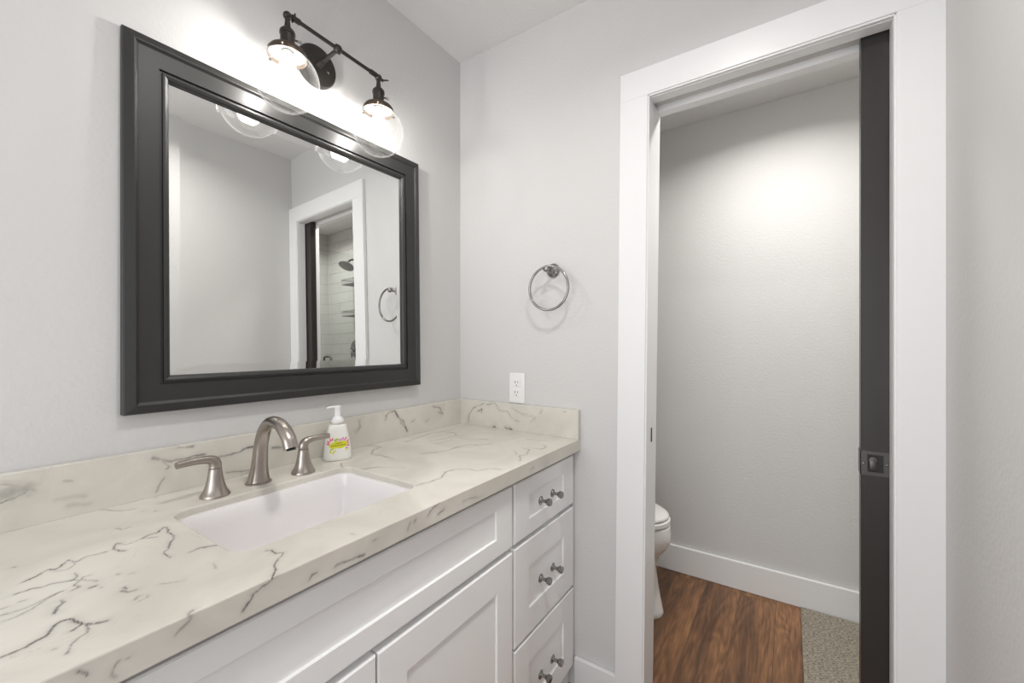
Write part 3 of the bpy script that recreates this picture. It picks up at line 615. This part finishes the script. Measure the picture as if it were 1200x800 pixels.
lathe(bm, [(.0001, -.017), (.004, -.0165), (.005, -.0145), (.005, .0145), (.004, .0165), (.0001, .017)], 20, inv @ orient((BX, -.657, BZ + .001), (.4, 0, -1)), False, False)
link('centre_joint', bm, M['bronze'], vl, smooth=True)
def lamp_unit(y, bz, wing):
    o = Vector((BX, y, bz))
    T = inv @ Matrix.Translation(o)
    bm = bmesh.new(); bmesh.ops.create_uvsphere(bm, u_segments=24, v_segments=16, radius=.0105, matrix=T)
    lathe(bm, [(.0001, -.034), (.0075, -.034), (.0072, -.026), (.0062, -.014), (.0062, 0)], 24, T)
    sw = link('swivel', bm, M['bronze'], vl, smooth=True, sharp=50)
    # wing nut on the swivel
    bm = lathe(bmesh.new(), [(.0001, 0), (.005, 0), (.0045, .009), (.0001, .009)], 20, T @ orient((0, 0, 0), (0, 1, 0)) @ Matrix.Translation((0, 0, .008)), False, False)
    for s in ((1,) if wing == 'up' else (1,)):
        dirv = Vector((0, .25, 1)) if wing == 'up' else Vector((.7, .7, .12))
        pth = [Vector((0, .015, 0)) + dirv.normalized() * t for t in (0, .006, .014, .020)]
        sweep(bm, [T @ p for p in pth], [(.0035, .002), (.005, .002), (.0045, .0018), (.0018, .001)], 16, ref=(1, .3, 0))
        pth = [Vector((0, .015, 0)) - dirv.normalized() * t for t in (0, .005, .010)]
        sweep(bm, [T @ p for p in pth], [(.0035, .002), (.0045, .002), (.002, .001)], 16, ref=(1, .3, 0))
    link('wing_nut', bm, M['bronze'], sw, smooth=True, sharp=50)
    # socket: stepped shell with a ribbed cap
    bm = lathe(bmesh.new(), [(.0001, -.033), (.0120, -.0335), (.0175, -.040), (.0185, -.043), (.0185, -.049), (.0168, -.050), (.0168, -.070), (.0172, -.074), (.0215, -.088), (.0001, -.088)], 36, T, False, False)
    sc = link('socket', bm, M['bronze'], vl, smooth=True, sharp=30)
    bm = lathe(bmesh.new(), [(.0026, .016), (.0026, .024)], 14, T @ Matrix.Translation((0, 0, -.056)) @ orient((0, 0, 0), (.35, .94, 0)))
    link('switch_stem', bm, M['bronze_edge'], sc, smooth=True, sharp=40)
    bm = bmesh.new(); bmesh.ops.create_uvsphere(bm, u_segments=20, v_segments=12, radius=1, matrix=T @ Matrix.Translation((.35 * .028, .94 * .028, -.056)) @ orient((0, 0, 0), (.35, .94, 0)) @ Matrix.Diagonal((.0068, .0042, .0068, 1)))
    link('switch_key', bm, M['key'], sc, smooth=True)
    # fitter cap holding the globe: outer dome, inner skirt
    bm = lathe(bmesh.new(), [(.0200, -.083), (.0300, -.0845), (.0400, -.089), (.0452, -.096), (.0462, -.103), (.0462, -.108), (.0448, -.108), (.0448, -.102), (.0430, -.096), (.0380, -.0915), (.0200, -.0885)], 48, T, False, False)
    cp = link('globe_holder', bm, M['bronze_edge'], vl, smooth=True, sharp=45)
    for a in (200, 320, 80):
        dv = Vector((cos(radians(a)), sin(radians(a)), 0))
        bm = sweep(bmesh.new(), [T @ (dv * r + Vector((0, 0, -.103))) for r in (.0440, .0520, .0522, .0552, .0554)], [.0016, .0016, .0034, .0034, .001], 12, ref=(0, 0, 1))
        link('thumb_screw', bm, M['bronze_edge'], cp, smooth=True, sharp=40)
    link('added_rim_ring', lathe(bmesh.new(), [(.0140, -.0895), (.0385, -.0935), (.0425, -.0975), (.0425, -.0985), (.0380, -.0950), (.0140, -.0915)], 40, T, False, False), M['plastic'], cp, smooth=True, sharp=40)  # white ring added to look like the bright lit rim inside the holder
    # globe with a rolled collar at its mouth
    R = .0765; cz = -.168; pr = []
    a_open = math.asin(.0400 / R)
    pr += [(.0425, -.0985), (.0395, -.0985), (.0395, cz + R * cos(a_open))]
    for i in range(1, 40):
        a = a_open + (pi - a_open) * i / 40; pr.append((R * sin(a), cz + R * cos(a)))
    pr.append((.0004, cz - R))
    bm = lathe(bmesh.new(), pr, 64, T, False, True)
    link('globe', bm, M['globe'], vl, smooth=True)
    # bulb, pear shaped, with its metal base
    bz_ = -.163
    bpz = smoothpts([(.0130, -.106), (.0140, -.116), (.0200, -.132), (.0272, -.150), (.0298, -.166), (.0270, -.182), (.0180, -.193), (.0060, -.1975), (.0005, -.198)], 5)
    bb = link('bulb', lathe(bmesh.new(), [tuple(p) for p in bpz], 32, T), M['bulb'], vl, smooth=True)
    link('filament', lathe(bmesh.new(), [(.0001, -.132), (.006, -.134), (.0085, -.142), (.0085, -.166), (.006, -.172), (.0001, -.174)], 16, T, False, False), M['filament'], bb, smooth=True)
    link('bulb_base', lathe(bmesh.new(), [(.0128, -.088), (.0128, -.107)], 24, T), M['satin'], bb, smooth=True, sharp=40)
lamp_unit(-.800, 2.070, 'up')
lamp_unit(-.516, 2.062, 'side')

# ================================================================== SOAP BOTTLE
so_ = thing('soap_bottle', 'small white foaming hand soap pump bottle with pink and yellow floral label by the faucet', 'soap bottle', (.083, -.640, CZ))
so_.rotation_euler = (0, 0, radians(63))      # local x = broad direction, -y = front
HT = .104
lv = [(0, .033, .019), (.0015, .0365, .0215), (.008, .0380, .0225), (.030, .0365, .0220), (.055, .0330, .0210), (.078, .0285, .0200), (.092, .0255, .0195), (.099, .0240, .0185), (.1015, .0220, .0175), (.103, .018, .015)]
def sect(z):
    for (z0, a, b), (z1, c_, d_) in zip(lv, lv[1:]):
        if z0 <= z <= z1: t = (z - z0) / (z1 - z0); return lerp(a, c_, t), lerp(b, d_, t)
    return lv[-1][1:]
bm = bmesh.new(); rg = []; PW = 2.6
def se(a, b, t): return (a * math.copysign(abs(cos(t)) ** (2 / PW), cos(t)), b * math.copysign(abs(sin(t)) ** (2 / PW), sin(t)))
for p in smoothpts(lv, 3): rg.append([bm.verts.new((*se(p[1], p[2], 2 * pi * i / 48), p[0])) for i in range(48)])
for A, C_ in zip(rg, rg[1:]):
    for i in range(48): bm.faces.new((A[i], A[(i + 1) % 48], C_[(i + 1) % 48], C_[i]))
bm.faces.new(rg[0][::-1]); bm.faces.new(rg[-1])
bot = link('bottle', bm, M['bottle'], so_, smooth=True, sharp=45)
link('collar', lathe(bmesh.new(), [(.0185, .1025), (.0192, .1045), (.0185, .107), (.0150, .112), (.0135, .1125)], 36, Matrix.Diagonal((1, .85, 1, 1))), M['collar'], so_, smooth=True, sharp=40)
bm = lathe(bmesh.new(), [(.0165, .108), (.0168, .112), (.0150, .120), (.0105, .124), (.0086, .127), (.0084, .150), (.0088, .1515), (.0088, .1555), (.007, .157), (.0001, .1572)], 36, None, True, False)
sweep(bm, [(0, 0, .1535), (-.012, 0, .1537), (-.024, 0, .1530), (-.0285, 0, .1505)], [(.0050, .0035), (.0042, .0028), (.0036, .0024), (.0034, .0022)], 16)
link('pump', bm, M['plastic'], so_, smooth=True, sharp=45)
def fy_(x, z):
    a, b = sect(z); return -b * max(0., 1 - abs(x / a) ** PW) ** (1 / PW)
def decal(bm, pts, lift=.0003):
    """thin printed patch following the bottle's front"""
    cx_ = sum(p[0] for p in pts) / len(pts); cz_ = sum(p[1] for p in pts) / len(pts)
    rings_ = []
    for t in (1, .66, .33): rings_.append([bm.verts.new((lerp(cx_, x, t), fy_(lerp(cx_, x, t), lerp(cz_, z, t)) - lift, lerp(cz_, z, t))) for x, z in pts])
    cv = bm.verts.new((cx_, fy_(cx_, cz_) - lift, cz_)); n = len(pts)
    for A, C_ in zip(rings_, rings_[1:]):
        for i in range(n): bm.faces.new((A[i], A[(i + 1) % n], C_[(i + 1) % n], C_[i]))
    for i in range(n): bm.faces.new((rings_[-1][i], rings_[-1][(i + 1) % n], cv))
done = set()
def seal(bm, k):
    bm.faces.ensure_lookup_table()
    for f in bm.faces:
        if f not in done: f.material_index = k; done.add(f)
def petal(cx_, cz_, ang, ln, wd, n=14):
    out = []
    for i in range(n):
        t = 2 * pi * i / n; u = ln / 2 * cos(t); v = wd / 2 * sin(t); a = radians(ang)
        out.append((cx_ + u * cos(a) - v * sin(a), cz_ + u * sin(a) + v * cos(a)))
    return out
zc_ = .0465
bm = bmesh.new()
decal(bm, [(.0262 * cos(t) * (1 + .05 * cos(5 * t)) + .001, zc_ + .0020 * cos(t) + .0105 * sin(t) * (1 + .10 * cos(6 * t + 1))) for t in [2 * pi * i / 40 for i in range(40)]], .0006)
decal(bm, petal(-.021, .028, 100, .008, .005)); decal(bm, petal(-.014, .0255, 80, .010, .005)); decal(bm, petal(-.009, .030, 60, .006, .004)); decal(bm, petal(.020, .031, 90, .007, .004))
seal(bm, 0)
for a, x, z in ((120, -.026, .055), (95, -.021, .061), (75, -.016, .063), (150, -.027, .049), (60, .020, .0625), (20, .026, .055), (-20, .026, .042)): decal(bm, petal(x, z, a, .010, .005))
seal(bm, 1)
for a, x, z in ((60, .008, .0605), (100, .013, .0635), (30, .017, .0595), (40, .004, .0605), (-30, .0265, .049), (-60, .022, .036)): decal(bm, petal(x, z, a, .009, .0045))
seal(bm, 2)
for a, x, z in ((80, -.006, .0615), (50, -.002, .062), (110, -.010, .0600), (200, -.018, .0345), (150, .024, .0345)): decal(bm, petal(x, z, a, .009, .004))
seal(bm, 3)                       # two lines of small hand-lettered script, unreadable in the photo
def stroke(pts, w=.0010):
    for (x0, z0_), (x1, z1_) in zip(pts, pts[1:]):
        dx, dz = x1 - x0, z1_ - z0_; l = math.hypot(dx, dz) or 1; nx, nz = -dz / l * w / 2, dx / l * w / 2
        decal(bm, [(x0 + nx, z0_ + nz), (x0 - nx, z0_ - nz), (x1 - nx, z1_ - nz), (x1 + nx, z1_ + nz)], .0009)
for x0, x1, zz, h in ((-.008, .010, .0495, .0035), (-.019, .021, .0425, .0042)):
    x = x0; i = 0; pts = []
    while x < x1:
        pts.append((x, zz + (h if i % 2 else 0) * (.55 + .45 * ((i * 7) % 3) / 2) + (x - x0) * .04)); x += .0016; i += 1
    stroke(pts)
seal(bm, 4)
lb = link('label', bm, M['yellow'], bot)
for k in ('pink', 'violet', 'green', 'ink'): lb.data.materials.append(M[k])

# ================================================================== TOWEL RING
tr = thing('towel_ring', 'satin chrome towel ring on the wall left of the doorway', 'towel ring', (.455, 0, 1.498))
inv = Matrix.Translation((-.455, 0, -1.498))
bm = lathe(bmesh.new(), [(.0260, .0003), (.0265, .004), (.0235, .008), (.0170, .0105), (.0110, .014), (.0085, .020), (.0080, .038), (.0090, .044), (.0110, .048), (.0125, .054), (.0110, .060), (.0060, .0635), (.0001, .064)], 36, inv @ orient((.455, 0, 1.498), (0, -1, 0)), True, False)
link('post', bm, M['satin'], tr, smooth=True, sharp=50)
bm = sweep(bmesh.new(), [inv @ Vector((.4625 + .0785 * cos(a), -.0535 - .003 * sin(a) * 0, 1.4275 + .0785 * sin(a))) for a in [2 * pi * i / 72 for i in range(72)]], [.0048] * 72, 14, closed=True, ref=(0, 1, 0))
link('ring', bm, M['satin'], tr, smooth=True)

# ================================================================== POWER OUTLET
ou = thing('power_outlet', 'white duplex power outlet on the wall just above the side splash', 'outlet', (.295, 0, 1.0545))
bm = B(-.0355, .0355, -.0055, -.0003, -.0585, .0585, bev=.0025)
pl = link('cover_plate', bm, M['plastic'], ou)
for zc2 in (-.0195, .0195):
    rc = link('receptacle', B(-.0165, .0165, -.0072, -.005, zc2 - .0150, zc2 + .0150, bev=.001), M['plastic'], ou)
    for dx, hh in ((-.0063, .0045), (.0063, .0036)): link('slot', B(dx - .0011, dx + .0011, -.0076, -.007, zc2 + .003 - hh, zc2 + .003 + hh), M['slot'], rc)
    link('ground_hole', lathe(bmesh.new(), [(.0001, 0), (.0024, 0), (.0024, .0006), (.0001, .0006)], 16, orient((0, -.0070, zc2 - .0085), (0, -1, 0)), False, False), M['slot'], rc)
for zc2 in (-.048, .048):
    link('screw', lathe(bmesh.new(), [(.0028, 0), (.0022, .001), (.0001, .0012)], 14, orient((0, -.0055, zc2), (0, -1, 0)), True, False), M['plastic'], ou, smooth=True)

# ================================================================== TOILET
to = thing('toilet', 'white toilet with lid closed just behind the left door jamb', 'toilet', (.36, .57, 0))
CYT = .57; inv = Matrix.Translation((-.36, -CYT, 0))
def egg(xb, xt, w, n=48, sq=1.0):
    """outline from back xb to rounded front xt"""
    out = []; xm = lerp(xb, xt, .42)
    for i in range(n):
        t = 2 * pi * i / n; cx2, s = cos(t), sin(t)
        x = xm + (xt - xm) * cx2 if cx2 > 0 else xm + (xm - xb) * cx2
        e = 1. if cx2 > 0 else .72
        out.append((x, CYT + w * math.copysign(abs(s) ** e, s)))
    return out
def loft(bm, levels, cap0=True, cap1=True):
    rs = [[bm.verts.new(inv @ Vector((x, y, z))) for x, y in pts] for pts, z in levels]
    for A, C_ in zip(rs, rs[1:]):
        for i in range(len(A)): bm.faces.new((A[i], A[(i + 1) % len(A)], C_[(i + 1) % len(A)], C_[i]))
    if cap0: bm.faces.new(rs[0][::-1])
    if cap1: bm.faces.new(rs[-1])
    return bm
lvl = [(egg(.16, .706, .128), 0), (egg(.16, .710, .130), .012), (egg(.165, .706, .124), .028), (egg(.17, .694, .112), .09), (egg(.17, .682, .100), .17), (egg(.165, .676, .102), .22), (egg(.15, .690, .118), .262), (egg(.13, .718, .150), .296), (egg(.12, .738, .176), .328), (egg(.115, .742, .186), .375), (egg(.115, .738, .186), .405), (egg(.125, .728, .178), .4095)]
link('bowl', loft(bmesh.new(), lvl), M['toilet'], to, smooth=True, sharp=50)
link('seat', loft(bmesh.new(), [(egg(.19, .712, .168), .4115), (egg(.185, .738, .187), .418), (egg(.185, .738, .187), .434), (egg(.19, .730, .180), .4375)]), M['toilet'], to, smooth=True, sharp=40)
link('lid', loft(bmesh.new(), [(egg(.175, .708, .168), .4390), (egg(.170, .732, .183), .445), (egg(.170, .732, .183), .452), (egg(.175, .724, .176), .4585), (egg(.20, .700, .150), .466), (egg(.27, .60, .08), .470)]), M['toilet'], to, smooth=True, sharp=60)
bm = bmesh.new(); box(bm, TL + .02, .155, CYT - .215, CYT + .215, .40, .76, bev=.02, seg=3)
for v in bm.verts: v.co = inv @ v.co
tk = link('tank', bm, M['toilet'], to, smooth=True, sharp=50)
bm = bmesh.new(); box(bm, TL + .012, .165, CYT - .225, CYT + .225, .7605, .795, bev=.010, seg=3)
for v in bm.verts: v.co = inv @ v.co
link('tank_lid', bm, M['toilet'], to, smooth=True, sharp=50)
bm = sweep(bmesh.new(), [inv @ Vector(p) for p in ((.155, CYT - .16, .70), (.172, CYT - .16, .70), (.176, CYT - .13, .698), (.176, CYT - .09, .695))], [.008, .007, .006, .005], 14, ref=(0, 0, 1))
link('flush_lever', bm, M['chrome'], tk, smooth=True)
for s in (-1, 1):
    bm = bmesh.new(); box(bm, .165, .200, CYT + s * .075 - .014, CYT + s * .075 + .014, .425, .452, bev=.005)
    for v in bm.verts: v.co = inv @ v.co
    link('seat_hinge', bm, M['toilet'], to)

# ================================================================== RUG
bm = B(1.226, 1.92, .30, FY - .020, .0, .009, bev=.003)
rg_ = link('bath_rug', bm, M['rug']); tag(rg_, 'grey-beige woven bath rug on the wood floor behind the dark pocket door', 'rug')

# ================================================================== SHOWER
cu = struct('shower_curb', B(1.95, 2.06, .127, FY - .012, 0, .09, bev=.004), M['tile_y']); cu.name = 'trim_5'
sd = thing('shower_door', 'frameless clear glass shower door with a metal pull, seen in the mirror', 'shower door', (2.0, .55, .095))
inv = Matrix.Translation((-2.0, -.55, -.095))
def bx2(par, name, m, *a, **k):
    bm = B(*a, **k)
    for v in bm.verts: v.co = inv @ v.co
    return link(name, bm, m, par)
gp_ = bx2(sd, 'glass_panel', M['shower_glass'], 1.996, 2.004, .455, FY - .016, .100, 2.05)
bx2(sd, 'side_panel', M['shower_glass'], 1.996, 2.004, .132, .450, .092, 2.05)
bx2(sd, 'edge_channel', M['pewter'], 1.9935, 2.0065, .4485, .4555, .100, 2.05)
for s in (-1, 1):
    pp = smoothpts([(2.0 + s * .004, .53, 1.00), (2.0 + s * .045, .53, 1.005), (2.0 + s * .052, .53, 1.03), (2.0 + s * .052, .53, 1.15), (2.0 + s * .045, .53, 1.178), (2.0 + s * .004, .53, 1.182)], 5)
    link('pull_handle', sweep(bmesh.new(), [inv @ Vector(p) for p in pp], [.009] * len(pp), 16, ref=(0, 1, 0)), M['satin'], sd, smooth=True, sharp=60)
for z in (.35, 1.75): bx2(sd, 'hinge', M['satin'], 1.985, 2.015, FY - .075, FY - .0125, z - .045, z + .045, bev=.003)
sh = thing('wall_shower', 'dark metal shower head on its arm above the tiled shower, seen in the mirror', 'shower head', (2.22, FY - .012, 2.05))
inv = Matrix.Translation((-2.22, -(FY - .012), -2.05))
pp = smoothpts([(2.22, FY - .013, 2.05), (2.22, FY - .05, 2.065), (2.22, FY - .10, 2.06), (2.22, FY - .13, 2.035)], 6)
link('arm', sweep(bmesh.new(), [inv @ Vector(p) for p in pp], [.009] * len(pp), 14, ref=(1, 0, 0)), M['pewter'], sh, smooth=True)
link('head', lathe(bmesh.new(), [(.010, 0), (.014, .018), (.030, .032), (.065, .048), (.070, .055), (.068, .060), (.0001, .061)], 36, inv @ orient((2.22, FY - .125, 2.045), (-.1, -.55, -1)), True, False), M['grey_plastic'], sh, smooth=True, sharp=40)
link('flange', lathe(bmesh.new(), [(.026, 0), (.024, .006), (.012, .009)], 28, inv @ orient((2.22, FY - .0125, 2.05), (0, -1, 0))), M['pewter'], sh, smooth=True, sharp=40)
sc_ = thing('shower_caddy', 'grey wire shower caddy with baskets on the tiled shower wall, seen in the mirror', 'caddy', (2.24, FY - .06, 1.5))
inv = Matrix.Translation((-2.24, -(FY - .06), -1.5))
def wire(bm, *pts, r=.003):
    return sweep(bm, [inv @ Vector(p) for p in pts], [r] * len(pts), 8, ref=(.3, .5, .8))
Yw, Yf_ = FY - .018, FY - .13
bm = bmesh.new(); wire(bm, (2.18, Yw, 1.92), (2.18, Yw, 1.42), r=.004); wire(bm, (2.30, Yw, 1.92), (2.30, Yw, 1.42), r=.004); wire(bm, (2.18, Yw, 1.92), (2.24, Yw, 1.97), (2.30, Yw, 1.92), r=.004)
link('upright', bm, M['grey_plastic'], sc_)
for z in (1.84, 1.55):
    bm = bmesh.new()
    for dz in (0, .045): wire(bm, (2.15, Yw, z + dz), (2.15, Yf_, z + dz), (2.33, Yf_, z + dz), (2.33, Yw, z + dz), (2.15, Yw, z + dz), r=.0035)
    for i in range(11): x = 2.15 + .018 * i; wire(bm, (x, Yf_, z + .045), (x, Yf_, z), (x, Yw, z), r=.0022)
    link('basket', bm, M['grey_plastic'], sc_)
hh_ = thing('shower_valve', 'round metal shower valve with lever on the tiled wall, seen in the mirror', 'shower valve', (2.30, FY - .012, 1.25))
inv = Matrix.Translation((-2.30, -(FY - .012), -1.25))
link('valve_plate', lathe(bmesh.new(), [(.08, 0), (.078, .005), (.03, .010), (.028, .04), (.02, .045)], 40, inv @ orient((2.30, FY - .0125, 1.25), (0, -1, 0))), M['satin'], hh_, smooth=True, sharp=40)
link('valve_lever', sweep(bmesh.new(), [inv @ Vector(p) for p in ((2.30, FY - .05, 1.25), (2.29, FY - .065, 1.22), (2.27, FY - .075, 1.17))], [.010, .008, .006], 14, ref=(1, 0, 0)), M['satin'], hh_, smooth=True)

# ================================================================== CEILING LIGHTS (toilet room can; shower and vanity cans added as fill)
def can_light(x, y, z, power, label, color=(1, .97, .93), r=.055, spread=150):
    t = thing('recessed_light', label, 'ceiling light', (x, y, z))
    link('trim_ring', lathe(bmesh.new(), [(r, -.001), (r + .004, -.006), (r + .022, -.004), (r + .024, -.0005)], 40, None, False, False), M['plastic'], t, smooth=True)
    link('diffuser', lathe(bmesh.new(), [(r, -.0008), (r * .5, -.0012), (.0001, -.0013)], 32, None, False, False), M['frost'], t, smooth=True)
    l = bpy.data.lights.new('can_lamp', 'AREA'); l.shape = 'DISK'; l.size = 2 * r; l.energy = power; l.color = color; l.spread = radians(spread)
    o = bpy.data.objects.new('can_lamp', l); o.location = (x, y, z - .008); COL.objects.link(o)
can_light(1.15, .45, 2.40, WC_POWER, 'round recessed ceiling light over the toilet room floor', r=.075)
can_light(2.35, .52, 2.40, SHOWER_FILL_POWER, 'added unseen recessed fill light over the tiled shower')  # unseen can added to light the shower
can_light(1.02, -.85, CH, CEIL_FILL_POWER, 'added unseen recessed fill light above the vanity side of the bathroom', r=.07)  # unseen can added to brighten the walls and cabinet fronts
